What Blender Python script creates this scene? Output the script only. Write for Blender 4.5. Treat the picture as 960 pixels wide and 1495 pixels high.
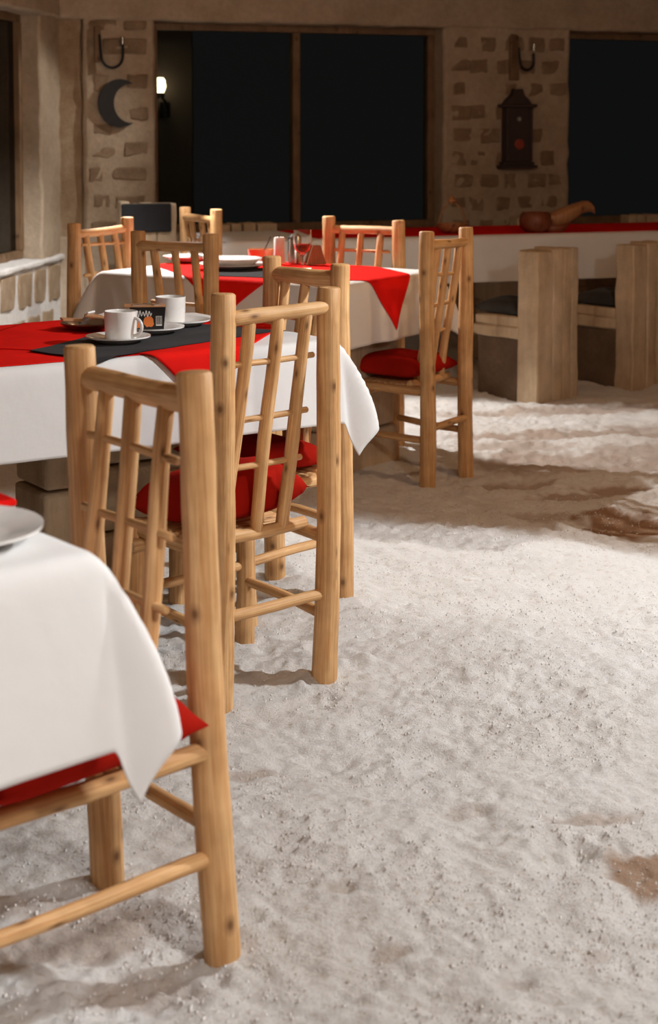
import bpy, math, random
import numpy as np
from mathutils import Vector, Matrix

scene = bpy.context.scene
for o in list(bpy.data.objects):
    bpy.data.objects.remove(o)
col = scene.collection
R = math.radians

# ------------------------------------------------------------------ camera
cam_d = bpy.data.cameras.new('camera')
cam = bpy.data.objects.new('camera', cam_d)
col.objects.link(cam)
cam.location = (0, 0, 1.36)
cam.rotation_euler = (R(90 - 4.0), 0, 0)
cam_d.sensor_fit = 'VERTICAL'
cam_d.sensor_height = 36
cam_d.lens = 56.107
cam_d.shift_y = -0.2639
cam_d.clip_start = 0.05
cam_d.dof.use_dof = True
cam_d.dof.focus_distance = 4.3
cam_d.dof.aperture_fstop = 5.0
scene.camera = cam

# ------------------------------------------------------------------ world, lamps, exposure
w = bpy.data.worlds.new('night')
scene.world = w
w.use_nodes = True
w.node_tree.nodes['Background'].inputs[0].default_value = (1.0, 1.0, 1.0, 1)
w.node_tree.nodes['Background'].inputs[1].default_value = 0.008

def spot(name, loc, aim, watts, size, blend, colr, soft):
    d = bpy.data.lights.new(name, 'SPOT')
    d.energy = watts; d.spot_size = R(size); d.spot_blend = blend
    d.color = colr; d.shadow_soft_size = soft
    o = bpy.data.objects.new(name, d)
    col.objects.link(o)
    o.location = loc
    o.rotation_euler = (Vector(aim) - Vector(loc)).to_track_quat('-Z', 'Y').to_euler()
    return o

def bulb(name, loc, watts, colr, soft):
    d = bpy.data.lights.new(name, 'POINT')
    d.energy = watts; d.color = colr; d.shadow_soft_size = soft
    o = bpy.data.objects.new(name, d)
    col.objects.link(o)
    o.location = loc
    return o

spot('aimed_spot', (2.4, 4.0, 2.45), (-0.1, 3.7, 0), 405, 62, 0.12, (0.93, 0.975, 1.0), 0.06)      # over the aisle, from the right
spot('aimed_spot', (-1.0, 7.75, 2.2), (0.0, 6.9, 0.5), 400, 64, 0.25, (1.0, 0.97, 0.93), 0.04)        # over the far left corner, across the far table
spot('aimed_spot', (-0.75, 7.5, 2.5), (-1.75, 8.5, 0.4), 300, 62, 0.6, (0.97, 0.98, 1.0), 0.05)       # over the low block wall
spot('aimed_spot', (0.3, 9.5, 2.40), (-1.75, 9.4, 1.0), 78, 44, 0.5, (1.0, 0.97, 0.92), 0.05)         # added light along the far wall to brighten the corner pier
spot('aimed_spot', (1.5, 0.6, 2.4), (-0.45, 1.9, 0.6), 160, 30, 0.6, (0.92, 0.965, 1.0), 0.08)          # added narrow light to brighten the front tablecloth
bulb('fill_light', (1.6, 0.3, 2.4), 128, (0.98, 0.93, 0.87), 0.10)  # added fill from the front right, no fixture
bulb('fill_light', (1.75, 5.3, 2.4), 38, (1.0, 0.66, 0.38), 0.10)  # added warm fill for the right side and the block seats
bulb('fill_light', (-0.3, 7.3, 2.5), 10, (1.0, 0.68, 0.40), 0.10)  # added warm fill to lift the pillars and lintel

scene.view_settings.view_transform = 'Standard'
scene.view_settings.look = 'None'
scene.view_settings.exposure = 0.0
scene.view_settings.gamma = 1.0
scene.view_settings.use_curve_mapping = False

# ------------------------------------------------------------------ materials
MATS = {}
def new_mat(name):
    m = bpy.data.materials.new(name)
    m.use_nodes = True
    nt = m.node_tree
    b = nt.nodes['Principled BSDF']
    MATS[name] = m
    return m, nt, b

def N(nt, kind, **kw):
    n = nt.nodes.new(kind)
    for k, v in kw.items():
        setattr(n, k, v)
    return n

def ramp(nt, src, stops):
    r = N(nt, 'ShaderNodeValToRGB')
    els = r.color_ramp.elements
    while len(els) < len(stops):
        els.new(0.5)
    for e, (p, c) in zip(els, stops):
        e.position = p
        e.color = (c[0], c[1], c[2], 1) if not isinstance(c, (int, float)) else (c, c, c, 1)
    nt.links.new(src, r.inputs[0])
    return r

def noise(nt, vec, scale, detail=4, rough=0.6, dist=0.0):
    n = N(nt, 'ShaderNodeTexNoise')
    n.inputs['Scale'].default_value = scale
    n.inputs['Detail'].default_value = detail
    n.inputs['Roughness'].default_value = rough
    n.inputs['Distortion'].default_value = dist
    if vec is not None:
        nt.links.new(vec, n.inputs['Vector'])
    return n

def mapping(nt, vec, scale=(1, 1, 1)):
    m = N(nt, 'ShaderNodeMapping')
    m.inputs['Scale'].default_value = scale
    nt.links.new(vec, m.inputs['Vector'])
    return m

def mixc(nt, fac, a, b, mode='MIX'):
    m = N(nt, 'ShaderNodeMix', data_type='RGBA', blend_type=mode)
    for s, v in ((m.inputs[0], fac), (m.inputs[6], a), (m.inputs[7], b)):
        if isinstance(v, bpy.types.NodeSocket):
            nt.links.new(v, s)
        elif isinstance(v, (int, float)):
            s.default_value = v
        else:
            s.default_value = (v[0], v[1], v[2], 1)
    return m.outputs[2]

def bump(nt, b, height, strength, dist=0.01, prev=None):
    n = N(nt, 'ShaderNodeBump')
    n.inputs['Strength'].default_value = strength
    n.inputs['Distance'].default_value = dist
    nt.links.new(height, n.inputs['Height'])
    if prev is not None:
        nt.links.new(prev, n.inputs['Normal'])
    nt.links.new(n.outputs[0], b.inputs['Normal'])
    return n.outputs[0]

def wood_mat(name, c0, c1, knot, rough=0.55):
    m, nt, b = new_mat(name)
    tc = N(nt, 'ShaderNodeTexCoord')
    oi = N(nt, 'ShaderNodeObjectInfo')
    add = N(nt, 'ShaderNodeVectorMath', operation='ADD')
    mul = N(nt, 'ShaderNodeMath', operation='MULTIPLY')
    mul.inputs[1].default_value = 37.0
    nt.links.new(oi.outputs['Random'], mul.inputs[0])
    nt.links.new(tc.outputs['UV'], add.inputs[0])
    nt.links.new(mul.outputs[0], add.inputs[1])
    g = mapping(nt, add.outputs[0], (130, 4.5, 1))
    n1 = noise(nt, g.outputs[0], 1.0, 5, 0.6, 0.4)
    n2 = noise(nt, add.outputs[0], 7.0, 3)
    r1 = ramp(nt, n1.outputs[0], [(0.3, c0), (0.7, c1)])
    r2 = ramp(nt, n2.outputs[0], [(0.3, (0.66, 0.60, 0.52)), (0.7, (1.1, 1.1, 1.1))])
    c = mixc(nt, 0.8, r1.outputs[0], r2.outputs[0], 'MULTIPLY')
    km = mapping(nt, add.outputs[0], (7.5, 5.5, 1))
    v = N(nt, 'ShaderNodeTexVoronoi', voronoi_dimensions='2D')
    v.inputs['Scale'].default_value = 1.0
    nt.links.new(km.outputs[0], v.inputs['Vector'])
    kr = ramp(nt, v.outputs['Distance'], [(0.025, 0.85), (0.06, 0.4), (0.12, 0.0)])
    c = mixc(nt, kr.outputs[0], c, knot)
    # long drying cracks
    cm = mapping(nt, add.outputs[0], (60, 1.6, 1))
    n3 = noise(nt, cm.outputs[0], 1.0, 2, 0.5)
    cr = ramp(nt, n3.outputs[0], [(0.76, 0.0), (0.80, 0.55)])
    c = mixc(nt, cr.outputs[0], c, knot)
    nt.links.new(c, b.inputs['Base Color'])
    b.inputs['Roughness'].default_value = rough
    b.inputs['Specular IOR Level'].default_value = 0.35
    bump(nt, b, n1.outputs[0], 0.25, 0.004)
    return m

wood_mat('pine', (0.54, 0.255, 0.085), (0.84, 0.56, 0.285), (0.13, 0.05, 0.015))
wood_mat('old_wood', (0.24, 0.13, 0.06), (0.36, 0.22, 0.11), (0.06, 0.03, 0.01))
wood_mat('frame_wood', (0.16, 0.09, 0.045), (0.24, 0.15, 0.08), (0.05, 0.025, 0.01))
wood_mat('red_wood', (0.13, 0.03, 0.012), (0.24, 0.07, 0.03), (0.04, 0.01, 0.005), 0.4)
wood_mat('carved_wood', (0.30, 0.12, 0.05), (0.50, 0.26, 0.12), (0.07, 0.02, 0.01), 0.4)

def cloth_mat(name, colr, rough=0.85, weave=900, var=0.08, sheen=0.2):
    m, nt, b = new_mat(name)
    tc = N(nt, 'ShaderNodeTexCoord')
    n = noise(nt, tc.outputs['Object'], 5.0, 3)
    r = ramp(nt, n.outputs[0], [(0.3, tuple(x * (1 - var) for x in colr)), (0.7, tuple(min(1, x * (1 + var)) for x in colr))])
    nt.links.new(r.outputs[0], b.inputs['Base Color'])
    b.inputs['Roughness'].default_value = rough
    b.inputs['Specular IOR Level'].default_value = 0.03
    b.inputs['Sheen Weight'].default_value = sheen
    f = noise(nt, tc.outputs['Object'], weave, 2)
    f2 = noise(nt, tc.outputs['Object'], 18, 3)
    nb = bump(nt, b, f.outputs[0], 0.25, 0.001)
    bump(nt, b, f2.outputs[0], 0.12, 0.01, nb)
    return m

cloth_mat('white_cloth', (0.75, 0.74, 0.73), var=0.03)
cloth_mat('red_cloth', (0.78, 0.014, 0.010), var=0.12, sheen=0.0)
cloth_mat('red_cushion', (0.36, 0.012, 0.006), var=0.2, sheen=0.0)
cloth_mat('black_cloth', (0.030, 0.029, 0.031), var=0.2, sheen=0.05)
cloth_mat('grey_cushion', (0.045, 0.04, 0.036), var=0.25, sheen=0.1)

def salt_mat(name, c0, c1, c2, scale, b1=0.6, rough=0.75):
    m, nt, b = new_mat(name)
    tc = N(nt, 'ShaderNodeTexCoord')
    n1 = noise(nt, tc.outputs['Object'], scale, 6, 0.65)
    n2 = noise(nt, tc.outputs['Object'], scale * 9, 5, 0.7)
    r = ramp(nt, n1.outputs[0], [(0.25, c0), (0.5, c1), (0.75, c2)])
    r2 = ramp(nt, n2.outputs[0], [(0.3, 0.82), (0.65, 1.0)])
    c = mixc(nt, 1.0, r.outputs[0], r2.outputs[0], 'MULTIPLY')
    nt.links.new(c, b.inputs['Base Color'])
    b.inputs['Roughness'].default_value = rough
    b.inputs['Specular IOR Level'].default_value = 0.3
    nb = bump(nt, b, n2.outputs[0], b1, 0.012)
    return m

salt_mat('salt_plaster', (0.36, 0.27, 0.18), (0.46, 0.355, 0.25), (0.54, 0.43, 0.32), 3.0)
salt_mat('salt_white', (0.62, 0.57, 0.52), (0.74, 0.70, 0.65), (0.82, 0.78, 0.73), 4.0)
salt_mat('salt_grain', (0.72, 0.68, 0.64), (0.80, 0.78, 0.76), (0.85, 0.84, 0.83), 6.0, 0.2)
salt_mat('salt_shaded', (0.10, 0.062, 0.036), (0.14, 0.09, 0.055), (0.20, 0.135, 0.085), 6.0, 0.5)  # darker copy of the salt, shade of the seat bases put into the colour
salt_mat('salt_brick', (0.23, 0.15, 0.09), (0.31, 0.21, 0.13), (0.42, 0.31, 0.20), 9.0, 0.8)
salt_mat('salt_brick_tan', (0.30, 0.19, 0.11), (0.40, 0.28, 0.17), (0.52, 0.40, 0.28), 9.0, 0.8)
salt_mat('ceiling_plaster', (0.30, 0.19, 0.11), (0.34, 0.22, 0.13), (0.40, 0.27, 0.17), 1.5, 0.3)

def salt_layer_mat():
    m, nt, b = new_mat('salt_layers')
    tc = N(nt, 'ShaderNodeTexCoord')
    mp = mapping(nt, tc.outputs['Object'], (1.5, 15, 1.5))
    n0 = noise(nt, mp.outputs[0], 1.0, 4, 0.6, 0.3)
    n1 = noise(nt, tc.outputs['Object'], 7, 5)
    n2 = noise(nt, tc.outputs['Object'], 60, 5, 0.7)
    r = ramp(nt, n0.outputs[0], [(0.28, (0.40, 0.27, 0.16)), (0.42, (0.56, 0.41, 0.26)), (0.7, (0.68, 0.53, 0.37))])
    r2 = ramp(nt, n1.outputs[0], [(0.3, 0.7), (0.7, 1.05)])
    c = mixc(nt, 1.0, r.outputs[0], r2.outputs[0], 'MULTIPLY')
    nt.links.new(c, b.inputs['Base Color'])
    b.inputs['Roughness'].default_value = 0.8
    nb = bump(nt, b, n2.outputs[0], 0.5, 0.01)
    bump(nt, b, n0.outputs[0], 0.4, 0.01, nb)
salt_layer_mat()

def floor_mat():
    m, nt, b = new_mat('salt_floor')
    tc = N(nt, 'ShaderNodeTexCoord')
    at = N(nt, 'ShaderNodeAttribute', attribute_name='pit_shade')
    big = noise(nt, tc.outputs['Object'], 2.2, 4, 0.6)
    fine = noise(nt, tc.outputs['Object'], 230, 4, 0.8)
    mid = noise(nt, tc.outputs['Object'], 46, 6, 0.75)
    r = ramp(nt, big.outputs[0], [(0.3, (0.84, 0.81, 0.775)), (0.65, (0.90, 0.885, 0.865))])
    r2 = ramp(nt, mid.outputs[0], [(0.30, (0.72, 0.64, 0.55)), (0.44, (1.0, 1.0, 1.0))])
    c = mixc(nt, 1.0, r.outputs[0], r2.outputs[0], 'MULTIPLY')
    c = mixc(nt, at.outputs['Fac'], c, (0.36, 0.195, 0.095))  # brown shade painted into the pits
    v = N(nt, 'ShaderNodeTexVoronoi')
    v.inputs['Scale'].default_value = 120
    nt.links.new(tc.outputs['Object'], v.inputs['Vector'])
    kr = ramp(nt, v.outputs['Distance'], [(0.03, 0.55), (0.09, 0.0)])
    gate = ramp(nt, big.outputs[0], [(0.48, 0.0), (0.56, 1.0)])
    gm = N(nt, 'ShaderNodeMath', operation='MULTIPLY')
    nt.links.new(kr.outputs[0], gm.inputs[0]); nt.links.new(gate.outputs[0], gm.inputs[1])
    c = mixc(nt, gm.outputs[0], c, (0.30, 0.20, 0.12))
    nt.links.new(c, b.inputs['Base Color'])
    b.inputs['Roughness'].default_value = 0.8
    b.inputs['Specular IOR Level'].default_value = 0.25
    nb = bump(nt, b, fine.outputs[0], 0.8, 0.006)
    bump(nt, b, mid.outputs[0], 0.7, 0.017, nb)
floor_mat()

def plain(name, colr, rough=0.5, metal=0.0, spec=0.5, trans=0.0, ior=1.45, emit=None, est=0.0, coat=0.0):
    m, nt, b = new_mat(name)
    tc = N(nt, 'ShaderNodeTexCoord')
    n = noise(nt, tc.outputs['Object'], 22, 3)
    r = ramp(nt, n.outputs[0], [(0.3, tuple(x * 0.93 for x in colr)), (0.7, tuple(min(1, x * 1.05) for x in colr))])
    nt.links.new(r.outputs[0], b.inputs['Base Color'])
    b.inputs['Roughness'].default_value = rough
    b.inputs['Metallic'].default_value = metal
    b.inputs['Specular IOR Level'].default_value = spec
    b.inputs['Transmission Weight'].default_value = trans
    b.inputs['IOR'].default_value = ior
    b.inputs['Coat Weight'].default_value = coat
    if emit:
        b.inputs['Emission Color'].default_value = (*emit, 1)
        b.inputs['Emission Strength'].default_value = est
    return m

plain('porcelain', (0.80, 0.78, 0.75), 0.15, coat=0.3)
plain('dark_glaze', (0.10, 0.055, 0.03), 0.2, coat=0.3)
plain('orange_glaze', (0.62, 0.22, 0.10), 0.25, coat=0.2)
plain('iron', (0.022, 0.022, 0.024), 0.45, 0.6)
plain('steel', (0.55, 0.54, 0.52), 0.25, 1.0)
plain('night', (0.012, 0.012, 0.013), 0.9, spec=0.05)
plain('box_card', (0.012, 0.010, 0.010), 0.35)
plain('print_orange', (0.75, 0.20, 0.04), 0.4)
plain('print_white', (0.75, 0.72, 0.68), 0.4)
plain('packet_brown', (0.45, 0.22, 0.10), 0.5)
plain('packet_white', (0.82, 0.80, 0.77), 0.5)
plain('wax', (0.82, 0.79, 0.74), 0.45)
plain('shade_glass', (0.9, 0.8, 0.65), 0.4, emit=(1.0, 0.80, 0.55), est=7.0)
plain('drink', (0.85, 0.34, 0.18), 0.05, trans=0.85, ior=1.34)
plain('clear_glass', (1.0, 1.0, 1.0), 0.02, trans=1.0, ior=1.3)
plain('dark_paint', (0.05, 0.04, 0.032), 0.5)
plain('dark_metalwork', (0.055, 0.035, 0.03), 0.6, 0.2)
plain('red_glass', (0.35, 0.06, 0.04), 0.3)
plain('button', (0.35, 0.33, 0.31), 0.3)

def pane_mat():
    m, nt, b = new_mat('pane_glass')
    nt.nodes.remove(b)
    out = nt.nodes['Material Output']
    tr = N(nt, 'ShaderNodeBsdfTransparent')
    tr.inputs[0].default_value = (0.75, 0.78, 0.76, 1)
    gl = N(nt, 'ShaderNodeBsdfGlossy')
    gl.inputs['Roughness'].default_value = 0.06
    gl.inputs['Color'].default_value = (0.12, 0.12, 0.12, 1)
    fr = N(nt, 'ShaderNodeFresnel'); fr.inputs[0].default_value = 1.25
    mx = N(nt, 'ShaderNodeMixShader')
    nt.links.new(fr.outputs[0], mx.inputs[0]); nt.links.new(tr.outputs[0], mx.inputs[1]); nt.links.new(gl.outputs[0], mx.inputs[2])
    nt.links.new(mx.outputs[0], out.inputs[0])
pane_mat()

# ------------------------------------------------------------------ mesh helpers
class MB:
    """collects vertices / faces / uvs of ONE piece"""
    def __init__(self):
        self.v = []; self.f = []; self.uv = []
    def add(self, verts, faces, uvs=None):
        n = len(self.v)
        self.v += [tuple(p) for p in verts]
        for i, fc in enumerate(faces):
            self.f.append(tuple(n + k for k in fc))
            if uvs is not None:
                self.uv += uvs[i]
            else:
                self.uv += [(verts[k][0] + verts[k][1] * 0.3, verts[k][2] + verts[k][1]) for k in fc]
        return self
    def box(self, x0, x1, y0, y1, z0, z1, M=None):
        vs = [Vector((x, y, z)) for z in (z0, z1) for y in (y0, y1) for x in (x0, x1)]
        if M is not None:
            vs = [M @ p for p in vs]
        fs = [(0, 2, 3, 1), (4, 5, 7, 6), (0, 1, 5, 4), (2, 6, 7, 3), (0, 4, 6, 2), (1, 3, 7, 5)]
        return self.add(vs, fs)
    def tube(self, pts, rads, seg=14, rnd=None, wob=0.0, flat=1.0, chamfer=0.004, hint=None):
        pts = [Vector(p) for p in pts]
        n = len(pts)
        if isinstance(rads, (int, float)):
            rads = [rads] * n
        rings = []
        d0 = (pts[1] - pts[0]).normalized()
        ref = Vector(hint) if hint else (Vector((0, 0, 1)) if abs(d0.z) < 0.9 else Vector((1, 0, 0)))
        ax = ref.cross(d0).normalized()
        L = 0.0
        ph = rnd.random() * 6.28 if rnd else 0
        data = []
        for i in range(n):
            d = (pts[min(i + 1, n - 1)] - pts[max(i - 1, 0)]).normalized()
            ax = (ax - d * ax.dot(d)).normalized()
            bx = d.cross(ax)
            if i:
                L += (pts[i] - pts[i - 1]).length
            data.append((pts[i], rads[i], ax.copy(), bx, L, d))
        if chamfer:
            p, r, a, b, l, d = data[0]
            c = min(chamfer, r * 0.4)
            data[0] = (p + d * c, r, a, b, l + c, d)
            data.insert(0, (p, r - c, a, b, l, d))
            p, r, a, b, l, d = data[-1]
            data[-1] = (p - d * c, r, a, b, l - c, d)
            data.append((p, r - c, a, b, l, d))
        vs = []
        for (p, r, a, b, l, d) in data:
            for k in range(seg):
                t = 2 * math.pi * k / seg
                rr = r
                if rnd:
                    rr *= 1 + wob * (math.sin(2 * t + ph + l * 9) * 0.5 + math.sin(3 * t - ph * 2 + l * 23) * 0.3 + math.sin(t + l * 31 + ph) * 0.4)
                vs.append(p + a * (rr * math.cos(t)) + b * (rr * math.sin(t) * flat))
        fs = []; uvs = []
        m = len(data)
        for i in range(m - 1):
            for k in range(seg):
                k2 = (k + 1) % seg
                fs.append((i * seg + k, i * seg + k2, (i + 1) * seg + k2, (i + 1) * seg + k))
                u0 = k / seg * 0.2; u1 = (k + 1) / seg * 0.2
                uvs.append([(u0, data[i][4]), (u1, data[i][4]), (u1, data[i + 1][4]), (u0, data[i + 1][4])])
        for i, rev in ((0, True), (m - 1, False)):
            ids = [i * seg + k for k in range(seg)]
            if rev:
                ids.reverse()
            fs.append(tuple(ids))
            uvs.append([(0.5 + 0.02 * math.cos(k), 3 + 0.3 * math.sin(k)) for k in range(seg)])
        return self.add(vs, fs, uvs)
    def lathe(self, prof, seg=32, c=(0, 0, 0), cap=False):
        vs = []; fs = []
        n = len(prof)
        for (r, z) in prof:
            for k in range(seg):
                t = 2 * math.pi * k / seg
                vs.append((c[0] + r * math.cos(t), c[1] + r * math.sin(t), c[2] + z))
        for i in range(n - 1):
            for k in range(seg):
                k2 = (k + 1) % seg
                fs.append((i * seg + k, i * seg + k2, (i + 1) * seg + k2, (i + 1) * seg + k))
        return self.add(vs, fs)
    def build(self, name, mat, parent=None, smooth=35, bevel=0.0, loc=None):
        me = bpy.data.meshes.new(name)
        me.from_pydata(self.v, [], self.f)
        uvl = me.uv_layers.new(name='UVMap')
        flat = np.array(self.uv, dtype=np.float32).ravel()
        if len(flat) == len(uvl.data) * 2:
            uvl.data.foreach_set('uv', flat)
        me.materials.append(MATS[mat])
        o = bpy.data.objects.new(name, me)
        col.objects.link(o)
        if smooth:
            me.polygons.foreach_set('use_smooth', [True] * len(me.polygons))
            me.set_sharp_from_angle(angle=R(smooth))
        if bevel:
            bv = o.modifiers.new('bevel', 'BEVEL')
            bv.width = bevel; bv.segments = 2; bv.limit_method = 'ANGLE'
        if parent is not None:
            o.parent = parent
        if loc is not None:
            o.location = loc
        return o

def empty(name, loc=(0, 0, 0), rz=0.0):
    o = bpy.data.objects.new(name, None)
    o.empty_display_size = 0.1
    col.objects.link(o)
    o.location = loc
    o.rotation_euler = (0, 0, rz)
    return o

def tag(o, label=None, cat=None, group=None, kind=None):
    if label: o['label'] = label
    if cat: o['category'] = cat
    if group: o['group'] = group
    if kind: o['kind'] = kind
    return o

# value noise
_rs = np.random.RandomState(11)
_tab = _rs.rand(256, 256)
def vnoise(x, y):
    xi = np.floor(x).astype(int); yi = np.floor(y).astype(int)
    fx = x - xi; fy = y - yi
    fx = fx * fx * (3 - 2 * fx); fy = fy * fy * (3 - 2 * fy)
    a = _tab[xi % 256, yi % 256]; b = _tab[(xi + 1) % 256, yi % 256]
    c = _tab[xi % 256, (yi + 1) % 256]; d = _tab[(xi + 1) % 256, (yi + 1) % 256]
    return (a * (1 - fx) + b * fx) * (1 - fy) + (c * (1 - fx) + d * fx) * fy - 0.5

# ------------------------------------------------------------------ floor of loose salt
SHADE_PITS = [  # x, y, rx, ry, rot, depth, strength : hollows with their shade painted in brown
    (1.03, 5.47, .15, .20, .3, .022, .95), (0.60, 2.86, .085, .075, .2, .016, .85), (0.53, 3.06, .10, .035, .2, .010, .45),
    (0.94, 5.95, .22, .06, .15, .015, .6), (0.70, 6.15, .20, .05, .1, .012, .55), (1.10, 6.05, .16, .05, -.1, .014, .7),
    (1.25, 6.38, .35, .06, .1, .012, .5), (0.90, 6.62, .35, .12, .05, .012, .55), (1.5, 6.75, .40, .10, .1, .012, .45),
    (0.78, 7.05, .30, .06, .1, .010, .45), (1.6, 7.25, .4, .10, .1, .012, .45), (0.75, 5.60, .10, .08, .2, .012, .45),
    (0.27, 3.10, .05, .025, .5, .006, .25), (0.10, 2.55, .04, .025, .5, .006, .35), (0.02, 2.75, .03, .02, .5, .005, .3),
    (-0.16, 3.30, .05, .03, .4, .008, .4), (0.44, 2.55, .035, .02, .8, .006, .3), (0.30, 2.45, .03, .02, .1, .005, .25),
    (1.10, 6.50, .50, .20, .05, .012, .50), (1.15, 7.08, .50, .10, .05, .014, .60), (0.80, 6.85, .25, .08, .0, .010, .45), (1.45, 6.45, .30, .12, .1, .010, .5), (1.2, 7.75, .7, .12, .1, .008, .55),  # broad brown shade painted to darken the bright far floor
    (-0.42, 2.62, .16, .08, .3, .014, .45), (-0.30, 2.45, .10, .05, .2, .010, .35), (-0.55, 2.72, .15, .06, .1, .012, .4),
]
def height(x, y):
    h = 0.040 * vnoise(x * 1.7 + 3, y * 1.7) + 0.022 * vnoise(x * 4.1 + 9, y * 5.3 + 2) + 0.014 * vnoise(x * 11 + 40, y * 13 + 7)
    h = h + 0.0110 * vnoise(x * 29 + 5, y * 33 + 50) + 0.0095 * vnoise(x * 58 + 15, y * 62 + 20) * (0.5 + vnoise(x * 5 + 1, y * 5) + 0.5)
    return h
_dr = np.random.RandomState(4)
DENTS = np.column_stack([_dr.uniform(-1.2, 2.0, 260), _dr.uniform(2.0, 8.0, 260), _dr.uniform(.025, .075, 260), _dr.uniform(.6, 2.0, 260), _dr.uniform(0, 3.14, 260), _dr.uniform(.004, .012, 260)])
def full_height(x, y):
    h = height(x, y)
    pit_shade = np.zeros_like(h)
    for (cx, cy, r, k, a, dp) in DENTS:
        dx = x - cx; dy = y - cy
        u = (dx * math.cos(a) + dy * math.sin(a)) / (r * k); v = (-dx * math.sin(a) + dy * math.cos(a)) / r
        q = u * u + v * v
        h = h - dp * np.exp(-q * 1.2) + dp * 0.45 * np.exp(-(np.sqrt(q) - 1.5) ** 2 * 5)
    wob = vnoise(x * 14, y * 14) * 0.9 + vnoise(x * 45, y * 45) * 0.5
    for (cx, cy, rx, ry, a, dp, s) in SHADE_PITS:
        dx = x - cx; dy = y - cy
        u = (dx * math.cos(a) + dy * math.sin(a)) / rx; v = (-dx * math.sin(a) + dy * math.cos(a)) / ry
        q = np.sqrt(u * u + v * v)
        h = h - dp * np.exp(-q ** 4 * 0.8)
        pit_shade = np.maximum(pit_shade, s * np.clip((1.15 - q + wob * 0.7) * 2.6, 0, 1))
    return h, pit_shade

def build_floor():
    ys = np.concatenate([np.arange(-1.7, 1.9, .12), np.arange(1.9, 4.2, .009), np.arange(4.2, 6.2, .013), np.arange(6.2, 8.6, .020), np.arange(8.6, 11.9, .08)])
    xs = np.concatenate([np.arange(-2.3, -1.1, .05), np.arange(-1.1, 1.3, .009), np.arange(1.3, 2.0, .02), np.arange(2.0, 4.0, .08)])
    X, Y = np.meshgrid(xs, ys)
    Z, D = full_height(X, Y)
    ny, nx = X.shape
    co = np.column_stack([X.ravel(), Y.ravel(), Z.ravel()]).astype(np.float32)
    idx = np.arange(ny * nx).reshape(ny, nx)
    q = np.stack([idx[:-1, :-1], idx[:-1, 1:], idx[1:, 1:], idx[1:, :-1]], axis=-1).reshape(-1, 4)
    me = bpy.data.meshes.new('floor')
    me.vertices.add(len(co)); me.vertices.foreach_set('co', co.ravel())
    me.loops.add(q.size); me.loops.foreach_set('vertex_index', q.ravel().astype(np.int32))
    me.polygons.add(len(q))
    me.polygons.foreach_set('loop_start', np.arange(0, q.size, 4, dtype=np.int32))
    me.update()
    at = me.attributes.new('pit_shade', 'FLOAT', 'POINT')
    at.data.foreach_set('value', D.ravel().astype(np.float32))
    me.polygons.foreach_set('use_smooth', [True] * len(q))
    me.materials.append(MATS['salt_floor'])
    o = bpy.data.objects.new('floor', me); col.objects.link(o)
    tag(o, 'floor of loose white salt with hollows painted in brown shade', kind='structure')
    # loose crumbs of salt lying on it: nobody could count them
    rs = np.random.RandomState(7)
    n = 70000
    cy = 1.95 + (rs.rand(n) ** 1.5) * 4.4
    cx = (rs.rand(n) * 2 - 1) * (0.24 * cy + 0.15) + 0.05
    cl = vnoise(cx * 7, cy * 7) + 0.6 * vnoise(cx * 23 + 4, cy * 23)
    keep = cl > -0.05 + 0.25 * (rs.rand(n) - .5)
    cx, cy = cx[keep], cy[keep]
    cz, _ = full_height(cx, cy)
    ico = np.array([(1, 0, 0), (-1, 0, 0), (0, 1, 0), (0, -1, 0), (0, 0, 1), (0, 0, -1)], float)
    tri = np.array([(0, 2, 4), (2, 1, 4), (1, 3, 4), (3, 0, 4), (2, 0, 5), (1, 2, 5), (3, 1, 5), (0, 3, 5)])
    m = len(cx)
    rad = 0.0009 + 0.0028 * rs.rand(m) ** 4
    V = ico[None] * rad[:, None, None] * (0.7 + 0.6 * rs.rand(m, 6, 1))
    V = V + rs.uniform(-.25, .25, (m, 6, 3)) * rad[:, None, None]
    V = V + np.stack([cx, cy, cz + rad * 0.3], -1)[:, None]
    Fc = tri[None] + (np.arange(m) * 6)[:, None, None]
    me = bpy.data.meshes.new('salt_crumbs')
    me.from_pydata(V.reshape(-1, 3).tolist(), [], Fc.reshape(-1, 3).tolist())
    me.materials.append(MATS['salt_grain'])
    c = bpy.data.objects.new('salt_crumbs', me); col.objects.link(c)
    tag(c, 'loose crumbs of white salt strewn over the floor', 'salt', kind='stuff')
build_floor()

# ------------------------------------------------------------------ walls, pillars, windows
W0 = Vector((-1.1, 10.1)); WD = Vector((0.93711, 0.34904)); WN = Vector((0.34904, -0.93711))
def wall_frame(o2, d2):
    """matrix: local x along the wall, local y INTO the wall (away from the room), z up"""
    n = Vector((-d2.y, d2.x))
    return Matrix(((d2.x, n.x, 0, o2.x), (d2.y, n.y, 0, o2.y), (0, 0, 1, 0), (0, 0, 0, 1)))
MW = wall_frame(W0, WD)
rb = random.Random(5)

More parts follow.
